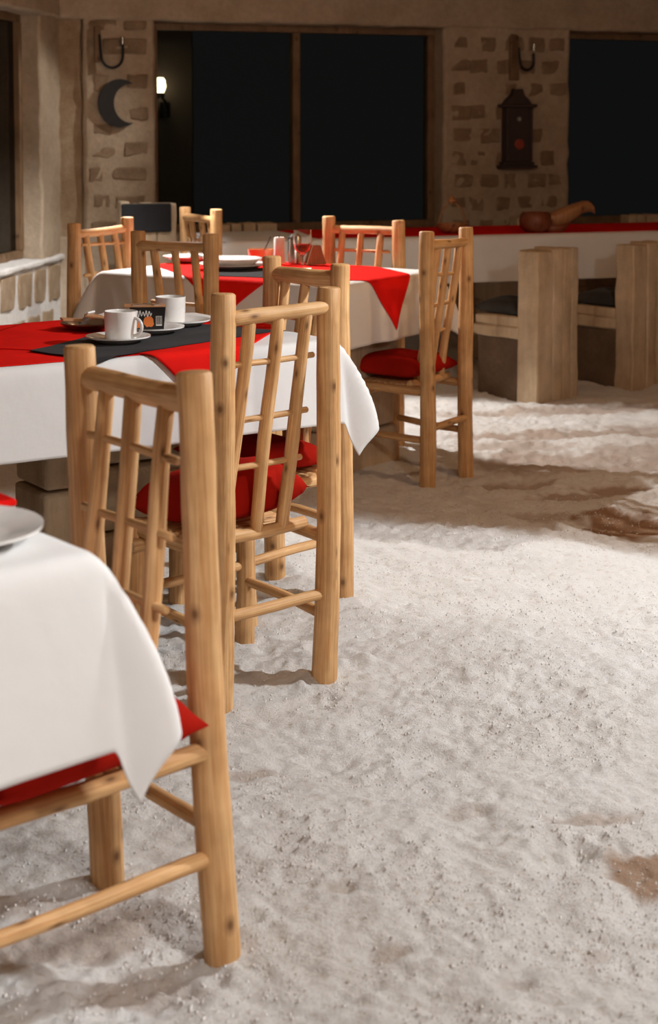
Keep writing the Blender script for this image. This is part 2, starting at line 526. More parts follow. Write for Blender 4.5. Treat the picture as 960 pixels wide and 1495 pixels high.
def rough_box(x0, x1, y0, y1, z0, z1, M, name, mat, parent, bevel=0.012, cuts=None, amp=0.006, rnd=rb):
    """box with gently uneven faces"""
    nx = max(1, int((x1 - x0) / 0.08)); ny = max(1, int((y1 - y0) / 0.1)); nz = max(1, int((z1 - z0) / 0.08))
    if cuts: nx, ny, nz = cuts
    ids = {}; vs = []; fs = []
    def vid(i, j, k):
        if (i, j, k) not in ids:
            p = Vector((x0 + (x1 - x0) * i / nx, y0 + (y1 - y0) * j / ny, z0 + (z1 - z0) * k / nz))
            p += Vector((rnd.uniform(-1, 1), rnd.uniform(-1, 1), rnd.uniform(-1, 1))) * amp
            ids[(i, j, k)] = len(vs); vs.append(M @ p)
        return ids[(i, j, k)]
    for i in range(nx):
        for j in range(ny):
            fs.append((vid(i, j, 0), vid(i, j + 1, 0), vid(i + 1, j + 1, 0), vid(i + 1, j, 0)))
            fs.append((vid(i, j, nz), vid(i + 1, j, nz), vid(i + 1, j + 1, nz), vid(i, j + 1, nz)))
    for i in range(nx):
        for k in range(nz):
            fs.append((vid(i, 0, k), vid(i + 1, 0, k), vid(i + 1, 0, k + 1), vid(i, 0, k + 1)))
            fs.append((vid(i, ny, k), vid(i, ny, k + 1), vid(i + 1, ny, k + 1), vid(i + 1, ny, k)))
    for j in range(ny):
        for k in range(nz):
            fs.append((vid(0, j, k), vid(0, j, k + 1), vid(0, j + 1, k + 1), vid(0, j + 1, k)))
            fs.append((vid(nx, j, k), vid(nx, j + 1, k), vid(nx, j + 1, k + 1), vid(nx, j, k + 1)))
    return MB().add(vs, fs).build(name, mat, parent, smooth=40, bevel=bevel)

# back wall: low wall under the windows, two pillars, a corner facet, the lintel
wall_back = rough_box(-0.62, 5.2, 0.0, 0.3, -0.1, 0.70, MW, 'wall_back', 'salt_plaster', None, amp=0.005)
tag(wall_back, 'salt wall at the far end with plastered pillars and a lintel', kind='structure')
pil1 = rough_box(-0.455, 0.0, -0.03, 0.30, 0.0, 2.08, MW, 'pillar', 'salt_plaster', wall_back, bevel=0.02, amp=0.007)
pil2 = rough_box(1.985, 2.944, -0.03, 0.30, 0.0, 2.08, MW, 'pillar', 'salt_plaster', wall_back, bevel=0.02, amp=0.007)
rough_box(-0.66, -0.455, 0.015, 0.30, 0.0, 2.08, MW, 'corner_facet', 'salt_brick_tan', wall_back, bevel=0.015, amp=0.006)
rough_box(-0.75, 5.2, -0.05, 0.32, 2.045, 2.75, MW, 'lintel', 'salt_plaster', wall_back, bevel=0.02, amp=0.006)

def brick(x0, x1, z0, z1, y, M, parent, mat='salt_brick', d=0.05):
    return rough_box(x0, x1, y, y + d, z0, z1, M, 'brick', mat, parent, bevel=0.008, cuts=(3, 1, 2), amp=0.007)
# pillar with the moon: brick courses left bare of plaster
for (x0, x1, z0, z1) in [(-.43, -.38, 1.70, 1.98), (-.33, -.06, 1.83, 1.93), (-.20, -.05, 1.98, 2.04), (-.42, -.25, 1.98, 2.04), (-.39, -.30, 1.60, 1.70), (-.18, -.05, 1.62, 1.71),
                         (-.40, -.28, 1.33, 1.40), (-.17, -.05, 1.42, 1.50), (-.42, -.26, 1.19, 1.26), (-.21, -.05, 1.20, 1.29), (-.43, -.34, 1.04, 1.13), (-.28, -.06, 1.05, 1.13),
                         (-.40, -.30, .88, .96), (-.26, -.08, .87, .95), (-.42, -.24, .70, .79), (-.18, -.06, .70, .79)]:
    brick(x0, x1, z0, z1, -0.036, MW, pil1)
# pillar with the wall cabinet
z = 1.99; k = 0
while z > 0.65:
    xs = [2.06, 2.26, 2.44, 2.62, 2.78] if k % 2 == 0 else [2.04, 2.18, 2.38, 2.55, 2.72]
    for i, x in enumerate(xs):
        wd_ = rb.uniform(.085, .15)
        if rb.random() < 0.13: continue
        brick(x, min(x + wd_, 2.91), z - rb.uniform(.07, .10), z, -0.036, MW, pil2)
    z -= 0.155; k += 1

def window(name, M, x0, x1, z0, z1, mull=(), label=''):
    e = empty(name); tag(e, label, kind='structure')
    f = 0.05
    for (a, b, c, d) in [(x0, x1, z1 - f, z1), (x0, x1, z0, z0 + f)]:
        MB().box(a, b, 0.12, 0.19, c, d, M).build('frame_rail', 'frame_wood', e, bevel=0.004)
    for x in [x0 + f / 2, x1 - f / 2] + list(mull):
        MB().box(x - f / 2, x + f / 2, 0.115, 0.195, z0 + f, z1 - f, M).build('frame_stile', 'frame_wood', e, bevel=0.004)
    es = [x0 + f / 2] + list(mull) + [x1 - f / 2]
    for a, b in zip(es[:-1], es[1:]):
        MB().box(a + f / 2, b - f / 2, 0.15, 0.156, z0 + f, z1 - f, M).build('pane', 'pane_glass', e, smooth=0)
    return e
window('window_1', MW, 0.0, 1.985, 0.70, 2.05, (0.99,), 'wide dark night window of two panes in the far wall')
window('window_2', MW, 2.944, 5.0, 0.70, 2.05, (3.97,), 'dark night window to the right of the bricked pillar')

# left wall: low block wall with sill, pier, lintel, window
LD = Vector((-0.13634, -0.99066))          # from the far corner towards the camera
L0 = Vector((-1.665, 9.916))
ML = Matrix(((LD.x, LD.y, 0, L0.x), (LD.y, -LD.x, 0, L0.y), (0, 0, 1, 0), (0, 0, 0, 1)))
# local x runs along LD; local y must point away from the room (towards -X)
wall_left = rough_box(-0.02, 10.6, 0.0, 0.28, -0.1, 0.56, ML, 'wall_left', 'salt_white', None, amp=0.005)
tag(wall_left, 'low salt block wall with thick white joints under the left window', kind='structure')
rough_box(-0.02, 10.6, -0.025, 0.28, 0.555, 0.592, ML, 'sill', 'salt_white', wall_left, bevel=0.012, amp=0.006)
rough_box(-0.02, 0.37, 0.0, 0.28, 0.58, 2.08, ML, 'pier', 'salt_plaster', wall_left, bevel=0.015, amp=0.006)
rough_box(-0.05, 10.6, -0.03, 0.30, 2.045, 2.75, ML, 'lintel', 'salt_plaster', wall_left, bevel=0.02, amp=0.006)
rough_box(3.2, 10.6, 0.0, 0.28, 0.58, 2.08, ML, 'infill', 'salt_plaster', wall_left, bevel=0.015, amp=0.006)
for course, (z0, z1, off) in enumerate([(.33, .535, .05), (.06, .27, .20)]):
    x = off
    while x < 3.3:
        wd_ = rb.uniform(.19, .235)
        brick(x, x + wd_, z0 + rb.uniform(-.01, .02), z1 + rb.uniform(-.02, .005), -0.009, ML, wall_left, 'salt_brick_tan')
        x += wd_ + rb.uniform(.045, .075)
window('window_3', ML, 0.37, 3.2, 0.592, 2.05, (1.8,), 'dark window above the low salt block wall on the left')

# the rest of the room, behind and beside the camera
def slab(name, x0, x1, y0, y1, z0, z1, mat, label):
    o = MB().box(x0, x1, y0, y1, z0, z1).build(name, mat, None, smooth=0)
    tag(o, label, kind='structure'); return o
slab('wall_right', 3.75, 3.95, -1.7, 11.9, -0.1, 2.75, 'ceiling_plaster', 'plastered salt wall along the right side of the room')
slab('wall_front', -3.2, 3.95, -1.9, -1.7, -0.1, 2.75, 'ceiling_plaster', 'plastered salt wall behind the viewer')
slab('ceiling', -3.3, 4.0, -1.9, 12.2, 2.75, 2.85, 'ceiling_plaster', 'plastered ceiling of the dining room')

# wall lamp outside the first window, on its own dark post
def sconce():
    e = empty('wall_lamp', MW @ Vector((0.19, 0.62, 1.60)), math.atan2(WD.y, WD.x))
    tag(e, 'small lit wall lamp glowing behind the dark window beside the moon pillar', 'lamp')
    MB().tube([(0.07, 0.10, -0.12), (0.07, 0.02, -0.11), (0.035, -0.03, -0.05), (0.0, -0.03, -0.005)], 0.010, 10).build('bracket', 'iron', e)
    MB().lathe([(0.0, -0.075), (0.035, -0.075), (0.037, 0.03), (0.0, 0.03)], 16, (0.07, 0.115, -0.08)).build('wall_plate', 'iron', e)
    MB().lathe([(0.0, -0.03), (0.022, -0.03), (0.03, 0.0), (0.026, 0.01), (0.0, 0.01)], 20, (0, -0.03, 0)).build('cup', 'steel', e)
    MB().lathe([(0.0, 0.008), (0.024, 0.01), (0.038, 0.05), (0.032, 0.095), (0.020, 0.11), (0.0, 0.11)], 24, (0, -0.03, 0)).build('shade', 'shade_glass', e)
    p = MW @ Vector((0.27, 0.68, 1.66))
    bulb('wall_lamp_bulb', p, 0.7, (1.0, 0.72, 0.42), 0.03)
    s = rough_box(0.10, 0.48, 0.80, 0.92, -0.05, 2.6, MW, 'veranda_post', 'dark_paint', None, amp=0.004)
    tag(s, 'dark wide post outside the window carrying the lit lamp', 'post')
sconce()

# ------------------------------------------------------------------ things on the pillars
def crescent():
    e = MB()
    cz = 1.527; cx = -0.235
    Ro, Ri = 0.150, 0.122
    off = 0.078
    a0 = math.acos((Ro * Ro + off * off - Ri * Ri) / (2 * Ro * off))
    b0 = math.pi - math.acos((Ri * Ri + off * off - Ro * Ro) / (2 * Ri * off))
    n = 28
    outer = [(cx + Ro * math.cos(a0 + (2 * math.pi - 2 * a0) * i / n) * 0.92, cz + Ro * math.sin(a0 + (2 * math.pi - 2 * a0) * i / n)) for i in range(n + 1)]
    inner = [(cx + (off + Ri * math.cos(b0 + (2 * math.pi - 2 * b0) * i / n)) * 0.92, cz + Ri * math.sin(b0 + (2 * math.pi - 2 * b0) * i / n)) for i in range(n + 1)]
    vs = []
    for y in (-0.072, -0.05):
        for p in outer + inner:
            vs.append(MW @ Vector((p[0], y, p[1])))
    m = n + 1; T = 2 * m
    fs = []
    for i in range(n):
        fs.append((i, i + 1, m + i + 1, m + i))
        fs.append((T + i, T + m + i, T + m + i + 1, T + i + 1))
        fs.append((i, T + i, T + i + 1, i + 1))
        fs.append((m + i, m + i + 1, T + m + i + 1, T + m + i))
    e.add(vs, fs)
    o = e.build('crescent_moon', 'iron', None, smooth=30)
    tag(o, 'black crescent moon ornament hung on the left pillar', 'ornament')
crescent()

def iron_hook(x, z, label, s=1.0, plank=True, flip=1):
    e = empty('iron_hook', MW @ Vector((x, -0.03, z)), math.atan2(WD.y, WD.x))
    tag(e, label, 'hook', 'iron hooks on the pillars')
    pts = [(-0.075, -0.03, 0.15), (-0.07, -0.035, 0.06)]
    for i in range(11):
        a = math.pi + math.pi * i / 10
        pts.append((0.068 * math.cos(a), -0.045, 0.02 + 0.075 * math.sin(a)))
    pts += [(0.068, -0.045, 0.07), (0.066, -0.045, 0.10)]
    pts = [(p[0] * s * flip, p[1], p[2] * s) for p in pts]
    MB().tube(pts, 0.0085, 10).build('hook', 'iron', e)
    MB().lathe([(0, 0.09), (0.010, 0.09), (0.012, 0.135), (0.006, 0.14), (0, 0.14)], 12, (0.066 * flip * s, -0.045, 0.0)).build('tip', 'steel', e)
    MB().box(-0.085 * flip - 0.02, -0.085 * flip + 0.02, -0.03, 0.01, -0.02, 0.2).build('backplate', 'frame_wood', e, bevel=0.003)
iron_hook(-0.285, 1.80, 'black iron hook with bright tip above the moon on the pillar')
iron_hook(2.585, 1.81, 'dim iron hook above the dark wall cabinet on the right pillar', 0.75)

def wall_cabinet():
    e = empty('wall_lantern', MW @ Vector((2.514, -0.03, 1.10)), math.atan2(WD.y, WD.x))
    tag(e, 'dark tower shaped wall lantern on the bricked right pillar', 'lantern')
    MB().box(-0.098, 0.098, -0.075, 0.0, 0.045, 0.415).build('body', 'dark_metalwork', e, bevel=0.004)
    MB().box(-0.135, 0.135, -0.095, 0.0, 0.0, 0.022).build('base', 'dark_metalwork', e, bevel=0.004)
    MB().box(-0.115, 0.115, -0.085, 0.0, 0.022, 0.045).build('plinth', 'dark_metalwork', e, bevel=0.004)
    MB().box(-0.13, 0.13, -0.092, 0.0, 0.415, 0.437).build('cornice', 'dark_metalwork', e, bevel=0.004)
    vs = []
    prof = [(-0.10, 0.437), (0.10, 0.437), (0.075, 0.47), (0.045, 0.495), (0.03, 0.54), (-0.03, 0.54), (-0.045, 0.495), (-0.075, 0.47)]
    for y in (-0.07, 0.0):
        vs += [(p[0], y, p[1]) for p in prof]
    n = len(prof)
    MB().add(vs, [tuple(range(n)), tuple(range(2 * n - 1, n - 1, -1))] + [(i, i + n, (i + 1) % n + n, (i + 1) % n) for i in range(n)]).build('roof', 'dark_metalwork', e, smooth=0)
    for x in (-0.09, 0.09):
        MB().tube([(x, -0.08, 0.05), (x, -0.08, 0.41)], 0.010, 10).build('corner_post', 'dark_metalwork', e)
    b = MB().lathe([(0, 0), (0.016, 0), (0.012, 0.008), (0, 0.01)], 16).build('button', 'button', e)
    b.rotation_euler = (R(90), 0, 0); b.location = (0.0, -0.075, 0.335)
    b = MB().lathe([(0, 0), (0.035, 0), (0.035, 0.008), (0.026, 0.010), (0.022, 0.004), (0, 0.004)], 20).build('roundel', 'red_glass', e)
    b.rotation_euler = (R(90), 0, 0); b.location = (0.0, -0.075, 0.165)
    MB().box(-0.045, 0.02, -0.03, 0.0, 0.60, 0.90).build('hanging_board', 'frame_wood', e, bevel=0.004)
wall_cabinet()

# ------------------------------------------------------------------ log chairs
def bent(p0, p1, n, rnd, amp):
    p0 = Vector(p0); p1 = Vector(p1)
    a = rnd.uniform(0, 6.28); b = rnd.uniform(0, 6.28)
    out = []
    for i in range(n + 1):
        t = i / n
        k = math.sin(math.pi * t) * amp
        out.append(p0.lerp(p1, t) + Vector((math.cos(a + t * 3) * k, math.cos(b + t * 3) * k, 0)) if abs((p1 - p0).normalized().z) > 0.7
                   else p0.lerp(p1, t) + Vector((0, math.cos(b + t * 3) * k * 0.7, math.cos(a + t * 3) * k)))
    return out

def log(name, p0, p1, r, parent, rnd, n=8, amp=0.004, taper=0.06, seg=16, wob=0.05, flat=1.0, mat='pine'):
    L = (Vector(p1) - Vector(p0)).length
    pts = bent(p0, p1, n, rnd, amp)
    ra = [r * (1 + taper * (0.5 - i / n) + rnd.uniform(-.025, .025)) for i in range(n + 1)]
    return MB().tube(pts, ra, seg, rnd, wob, flat).build(name, mat, parent, smooth=45)

def log_chair(label, pl, pr, sdir, wid=None, dep=0.36, rows=(.80, .67, .545), lean=(0, 0), rail_r=0.0185, post_r=0.030, seed=0, H=0.975, seat_z=0.365, spin=(0.24, 0.52, 0.79), group='log chairs around the dining tables', drop=0.0):
    """pl/pr: feet of the two back posts on the floor, sdir: the way the seat points"""
    rnd = random.Random(seed)
    pl = Vector(pl); pr = Vector(pr); c = (pl + pr) / 2
    wd_ = wid or (pr - pl).length
    s = Vector(sdir).normalized()
    h0, _ = full_height(np.array([c.x]), np.array([c.y]))
    e = empty('log_chair', (c.x, c.y, 0.0), math.atan2(s.y, s.x) - math.pi / 2)
    tag(e, label, 'chair', group)
    hw = wd_ / 2
    # lean is a world-space shift of the post tops, brought into the chair's axes
    ang = e.rotation_euler.z
    lx = lean[0] * math.cos(ang) + lean[1] * math.sin(ang)
    ly = -lean[0] * math.sin(ang) + lean[1] * math.cos(ang)
    def at(x, y, z):
        k = z / H
        return (x + lx * k, y + ly * k, z)
    B = -0.055
    for sx in (-1, 1):
        log('back_post', at(sx * hw, 0, B), at(sx * hw, 0, H + rnd.uniform(-.004, .006)), post_r, e, rnd, 14, 0.005, 0.10, 20, 0.035)
        log('front_leg', at(sx * (hw + .01), dep, B), at(sx * (hw + .01), dep, seat_z + .015), post_r * 0.86, e, rnd, 7, 0.004, 0.05, 18, 0.05)
        log('side_rail', at(sx * hw, -0.012, seat_z - .012), at(sx * (hw + .01), dep + .035, seat_z - .012), 0.0165, e, rnd, 6, 0.003)
        log('side_stretcher', at(sx * hw, -0.01, .165 + rnd.uniform(-.01, .01)), at(sx * (hw + .01), dep + .02, .165 + rnd.uniform(-.015, .015)), 0.0135, e, rnd, 6, 0.004)
    log('top_rail', at(-hw - .004, -0.006, H - .052 + rnd.uniform(-.006, .006)), at(hw + .004, -0.006, H - .05 + rnd.uniform(-.006, .006)), rail_r, e, rnd, 7, 0.003, 0.1, 16, 0.05, 1.0)
    log('rear_seat_rail', at(-hw, .085, seat_z + .008), at(hw, .085, seat_z + .012), 0.0165, e, rnd, 6, 0.003)
    log('front_seat_rail', at(-hw - .045, dep - .028, seat_z - .045), at(hw + .045, dep - .028, seat_z - .040), 0.0165, e, rnd, 6, 0.003)
    log('rear_stretcher', at(-hw - .01, -.008, .212), at(hw + .01, -.008, .216), 0.0135, e, rnd, 6, 0.004)
    log('front_stretcher', at(-hw, dep, .20), at(hw, dep, .205), 0.0135, e, rnd, 6, 0.004)
    y = 0.112
    while y < dep + 0.02:
        log('seat_slat', at(-hw - .002, y, seat_z + .006), at(hw + .002, y, seat_z + .006), 0.0105, e, rnd, 3, 0.001, 0.05, 8, 0.05, 0.6)
        y += 0.029
    # leaning spindles from the top rail down to the rear seat rail
    zt = H - .055; zb = seat_z + .012
    xs = [(-hw + wd_ * f + rnd.uniform(-.006, .006)) for f in spin]
    for x in xs:
        xb = x + rnd.uniform(-.012, .006)
        log('spindle', at(x, -0.004, zt), at(xb, .085, zb), 0.0160, e, rnd, 7, 0.004, -0.12, 14, 0.06)
    for zr in rows:
        yy = -0.004 + .089 * (zt - zr) / (zt - zb)
        z0 = zr + rnd.uniform(-.008, .008)
        log('cross_dowel', at(-hw + .036, yy, z0), at(hw - .036 + rnd.uniform(-.008, .004), yy, z0 + rnd.uniform(-.008, .012)), 0.0076, e, rnd, 4, 0.002, 0.05, 10, 0.04)
    return e

log_chair('nearest log chair, its seat pushed under the front white table', (-.400, 2.800), (-.175, 2.540), (-.756, -.654), dep=.47, rows=(.815, .70, .585, .47), lean=(-.042, .006), rail_r=.023, seed=1)
log_chair('log chair with its back to the viewer before the table with the cups', (-.258, 3.700), (-.012, 3.893), (-.617, .787), rows=(.80, .665, .54), lean=(.012, 0), seed=2)
log_chair('log chair with a thick flattened top rail at the end of the cup table', (-.162, 4.825), (.037, 4.605), (-.72, -.69), dep=.375, rail_r=.026, lean=(-.008, 0), seed=3)
log_chair('lone log chair on the right, nearest the salt block seats', (.384, 6.085), (.545, 6.315), (-.80, .60), rows=(.80, .68, .56), lean=(-.006, .01), seed=4)
log_chair('log chair directly behind the two white cups, its back in shade', (-.724, 6.064), (-.438, 5.865), (.55, .83), rows=(.70, .55), seed=5)
log_chair('log chair at far left beside the low salt block wall', (-1.063, 6.65), (-.889, 7.016), (.90, -.43), rows=(.86, .75, .62), seed=6)
log_chair('farthest log chair, behind the plates and against the night window', (-.725, 8.03), (-.55, 7.80), (.80, .60), rows=(.82, .68), seed=7)
log_chair('log chair facing the viewer behind the stemmed glass', (.0, 7.071), (.298, 6.854), (-.59, -.81), rows=(.83, .70), seed=8)

# ------------------------------------------------------------------ cushions
def cushion(label, loc, rz, sx, sy, th, tilt=(0, 0), mat='red_cushion', seed=0, group='red seat cushions', name='seat_cushion', pinch=.13):
    n = 22
    rnd = random.Random(seed); ph = [rnd.random() * 6 for _ in range(4)]
    top = []; bot = []
    for j in range(n + 1):
        for i in range(n + 1):
            u = -1 + 2 * i / n; v = -1 + 2 * j / n
            px = u * sx * (1 - pinch * (1 - v * v) * abs(u) ** 3); py = v * sy * (1 - pinch * (1 - u * u) * abs(v) ** 3)
            t = max(0, (1 - u ** 4) * (1 - v ** 4)) ** 0.55
            wr = 1 + 0.05 * math.sin(5 * u + ph[0] + 2 * v) + 0.04 * math.sin(6 * v + ph[1] - u * 3)
            top.append((px, py, th * 0.62 * t * wr)); bot.append((px, py, -th * 0.38 * t * (1 + .03 * math.sin(4 * u + ph[2]))))
    m = (n + 1) ** 2
    fs = []
    for j in range(n):
        for i in range(n):
            a = j * (n + 1) + i
            fs.append((a, a + 1, a + n + 2, a + n + 1))
            fs.append((m + a, m + a + n + 1, m + a + n + 2, m + a + 1))
    b = MB().add(top + bot, fs)
    o = b.build(name, mat, None, smooth=60)
    bm_weld(o)
    o.location = loc
    o.rotation_euler = (tilt[0], tilt[1], rz)
    tag(o, label, 'cushion', group)
    return o

def bm_weld(o):
    import bmesh
    bm = bmesh.new(); bm.from_mesh(o.data)
    bmesh.ops.remove_doubles(bm, verts=bm.verts, dist=1e-5)
    bm.to_mesh(o.data); bm.free()

def rzof(s): return math.atan2(s[1], s[0]) - math.pi / 2
def seat_at(pl, pr, s, f):
    c = (Vector(pl) + Vector(pr)) / 2 + Vector(s).normalized() * f
    return c
c = seat_at((-.400, 2.800), (-.175, 2.540), (-.756, -.654), .285)
cushion('red cushion half hidden under the front white tablecloth', (c.x + .034, c.y - .006, .416), rzof((-.756, -.654)), .205, .195, .12, (R(-3), 0), seed=1, pinch=.07)
c = seat_at((-.258, 3.700), (-.012, 3.893), (-.617, .787), .23)
cushion('plump red cushion seen through the back of the chair before the cup table', (c.x, c.y, .438), rzof((-.617, .787)), .175, .16, .135, (R(-6), R(-4)), seed=2)
c = seat_at((-.162, 4.825), (.037, 4.605), (-.72, -.69), .215)
cushion('flat red cushion under the corner of the cup table', (c.x, c.y, .425), rzof((-.72, -.69)), .175, .16, .085, (R(4), 0), seed=3)
c = seat_at((.384, 6.085), (.545, 6.315), (-.80, .60), .21)
cushion('dark red cushion on the lone right log chair', (c.x, c.y, .425), rzof((-.80, .60)), .17, .165, .09, (0, 0), seed=4)
c = seat_at((-.724, 6.064), (-.438, 5.865), (.55, .83), .21)
cushion('red cushion on the chair behind the two white cups', (c.x, c.y, .425), rzof((.55, .83)), .17, .15, .08, seed=5)
c = seat_at((.0, 7.071), (.298, 6.854), (-.59, -.81), .21)
cushion('red cushion on the chair behind the stemmed glass', (c.x, c.y, .425), rzof((-.59, -.81)), .17, .15, .08, seed=6)

# ------------------------------------------------------------------ tables and cloths
TZ = 0.775
def table(label, c, u, v, lu, lv, legs, mat_top='old_wood'):
    """c: one corner, u/v unit directions, lu/lv lengths; local frame at the corner"""
    e = empty('dining_table', (c[0], c[1], 0.0), 0)
    tag(e, label, 'table', 'salt block dining tables')
    u = Vector(u).normalized(); v = Vector(v).normalized()
    M = Matrix(((u.x, v.x, 0, 0), (u.y, v.y, 0, 0), (0, 0, 1, 0), (0, 0, 0, 1)))
    flip = (u.x * v.y - u.y * v.x) < 0
    def solid(b, name, mat, bevel):
        if flip:
            b.f = [tuple(reversed(f)) for f in b.f]; b.uv = []
        return b.build(name, mat, e, smooth=30, bevel=bevel)
    solid(MB().box(0.004, lu - .004, 0.004, lv - .004, TZ - .05, TZ - .004, M), 'table_top', mat_top, 0.004)
    for (a0, a1, b0, b1) in legs:
        z = -0.06
        hs = [.22, .20, .20, .165]
        for h in hs:
            j = rb.uniform(-.008, .008)
            solid(MB().box(a0 + j, a1 + j, b0 - j, b1 - j, z, z + h - .006, M), 'salt_block', 'salt_layers', 0.012)
            z += h
    return e

def drape_point(a, b, lu, lv, ov, layer, flare, fold, seed, ripple, skew=0):
    e = 0.004 * layer + 0.004
    qa = min(max(a, -e), lu + e); qb = min(max(b, -e), lv + e)
    ra = a - qa; rb_ = b - qb
    d = math.hypot(ra, rb_)
    z = TZ + 0.0025 * layer
    if d < 1e-6:
        return qa, qb, z
    da, db = ra / d, rb_ / d
    th = math.atan2(abs(rb_), abs(ra))
    f = th / (math.pi / 2)
    if skew > 0: f = f ** 2.0
    elif skew < 0: f = 1 - (1 - f) ** 2.0
    cf = max(0.0, math.sin(math.pi * f)) ** (4.0 if skew else 1.3) if (abs(ra) > 1e-6 and abs(rb_) > 1e-6) else 0.0
    s = (qa * 1.0 + qb * 1.7) + (0.15 * th)
    k = min(1.6, d / max(ov, 1e-3))
    rho = 0.012
    out = rho * (1 - math.exp(-d / rho)) + 0.022 * k
    out += ripple * k * (math.sin(s * fold + seed) + 0.5 * math.sin(s * fold * 1.9 + seed * 2.3))
    bulge = math.sin(min(k, 1.5) / 1.5 * math.pi * 0.68)
    out += cf * flare * bulge
    out = max(out, 0.002 + 0.003 * layer)
    drop = d - rho * 0.4 * (1 - math.exp(-d / rho))
    drop *= (1 - 0.04 * cf)
    return qa + da * out, qb + db * out, z - drop

def cloth(name, label, mat, c, u, v, lu, lv, shape, ov, layer, flare=0.10, fold=9.0, ripple=0.006, seed=0.0, n=70, group=None, cat='tablecloth', thick=0.0016, wrinkle=0.0006, skew=0):
    """shape(s,t) with s,t in 0..1 -> (a,b) in table axes, may reach past the table edges"""
    u = Vector(u).normalized(); v = Vector(v).normalized()
    vs = []
    for j in range(n + 1):
        for i in range(n + 1):
            a, b = shape(i / n, j / n)
            x, y, z = drape_point(a, b, lu, lv, ov, layer, flare, fold, seed, ripple, skew)
            z += wrinkle * math.sin(a * 31 + b * 17 + seed) * math.sin(b * 37 - a * 11)
            p = Vector((c[0], c[1])) + u * x + v * y
            vs.append((p.x, p.y, z))
    flip = (u.x * v.y - u.y * v.x) < 0
    fs = []
    for j in range(n):
        for i in range(n):
            q = j * (n + 1) + i
            f = (q, q + 1, q + n + 2, q + n + 1)
            fs.append(tuple(reversed(f)) if flip else f)
    o = MB().add(vs, fs).build(name, mat, None, smooth=75)
    so = o.modifiers.new('soften', 'SMOOTH'); so.factor = 0.5; so.iterations = 4
    sm = o.modifiers.new('thick', 'SOLIDIFY'); sm.thickness = thick; sm.offset = 0
    tag(o, label, cat, group)
    return o

def rect(a0, a1, b0, b1):
    return lambda s, t: (a0 + (a1 - a0) * s, b0 + (b1 - b0) * t)
def quad(p0, p1, p2, p3):
    def f(s, t):
        x = [(p0[k] * (1 - s) + p1[k] * s) * (1 - t) + (p3[k] * (1 - s) + p2[k] * s) * t for k in (0, 1)]
        return x[0], x[1]
    return f
def rhomb(ca, cb, A, B):
    return quad((ca + A, cb), (ca, cb + B), (ca - A, cb), (ca, cb - B))

# front table at the left edge
T1 = ((-.333, 2.185), (-.64, .77), (-.77, -.64), .85, 1.1)
table('salt block table nearest the viewer under the front white cloth', *T1, legs=[(.25, .55, .35, .75)])
cloth('tablecloth', 'white tablecloth on the front table at the left edge', 'white_cloth', *T1, quad((-.272, -.262), (1.12, -.262), (1.12, 1.37), (-.36, 1.37)), .265, 0, flare=.085, fold=7, ripple=.005, seed=1.0, n=120, skew=1, group='white tablecloths')
# table with the cups
T2 = ((.015, 4.447), (-.834, -.552), (-.552, .834), 1.7, .80)
table('salt block table under the white cloth with the two cups', *T2, legs=[(.56, .72, .36, .58), (.80, 1.30, .60, .72), (.22, .50, .60, .72), (1.3, 1.5, .2, .6)])  # middle two leg blocks are added to keep the space beneath dark
cloth('tablecloth', 'white tablecloth on the table with the two cups', 'white_cloth', *T2, rect(-.25, 1.95, -.245, 1.04), .24, 0, flare=.085, fold=6, ripple=.005, seed=2.2, n=120, skew=-1, group='white tablecloths')
cloth('red_runner', 'red runner along the left of the cup table', 'red_cloth', *T2, rect(.50, 1.68, .004, .80), .24, 1, fold=6, seed=2.2, ripple=.005, cat='table runner')
cloth('red_topper', 'red cloth with a corner hanging down behind the nearest chair', 'red_cloth', *T2, rhomb(.43, .40, .54, .58), .24, 2, flare=.03, fold=6, seed=2.2, ripple=.005, cat='table topper', group='red cloths with hanging corners')
cloth('black_topper', 'black cloth under the cups and saucers', 'black_cloth', *T2, quad((.755, -.04), (.83, .20), (.24, .62), (.06, .20)), .24, 3, flare=.02, fold=6, seed=2.2, ripple=.005, cat='table topper', wrinkle=0.0012)
# middle far table
T3 = ((.02, 6.0), (-.84, .54), (.54, .84), 1.15, .78)
table('salt block table under the cloth with plates and the stemmed glass', *T3, legs=[(.06, .30, .20, .58), (.8, 1.05, .2, .58)])
cloth('tablecloth', 'white tablecloth under the plates and the stemmed glass', 'white_cloth', *T3, rect(-.26, 1.41, -.26, 1.04), .27, 0, flare=.09, fold=11, ripple=.009, seed=.7, n=110, group='white tablecloths')
cloth('red_topper', 'red cloth with a pointed corner hanging under the stemmed glass table', 'red_cloth', *T3, rhomb(.50, .39, .73, .56), .27, 1, flare=.02, fold=11, seed=.7, ripple=.009, cat='table topper', group='red cloths with hanging corners')
cloth('black_placemat', 'black placemat beneath the large white plate on the far table', 'black_cloth', *T3, quad((.30, .10), (.62, .02), (.86, .40), (.44, .46)), .27, 2, flare=.02, fold=11, seed=.7, ripple=.009, cat='placemat')
# long back table
T4 = ((-.55, 8.37), (.942, .335), (-.335, .942), 3.6, .78)
table('long salt table along the back behind the block seats', *T4, legs=[(.4, .7, .2, .55), (1.7, 2.0, .2, .55), (2.9, 3.2, .2, .55)])
cloth('tablecloth', 'long shaded white tablecloth on the back table', 'white_cloth', *T4, rect(-.27, 3.87, -.27, 1.05), .27, 0, flare=.07, fold=13, ripple=.008, seed=1.1, n=130, group='white tablecloths')
cloth('red_runner', 'long red runner on the back table below the night windows', 'red_cloth', *T4, rect(.52, 3.55, .03, .76), .27, 1, fold=13, seed=1.1, ripple=.008, cat='table runner')

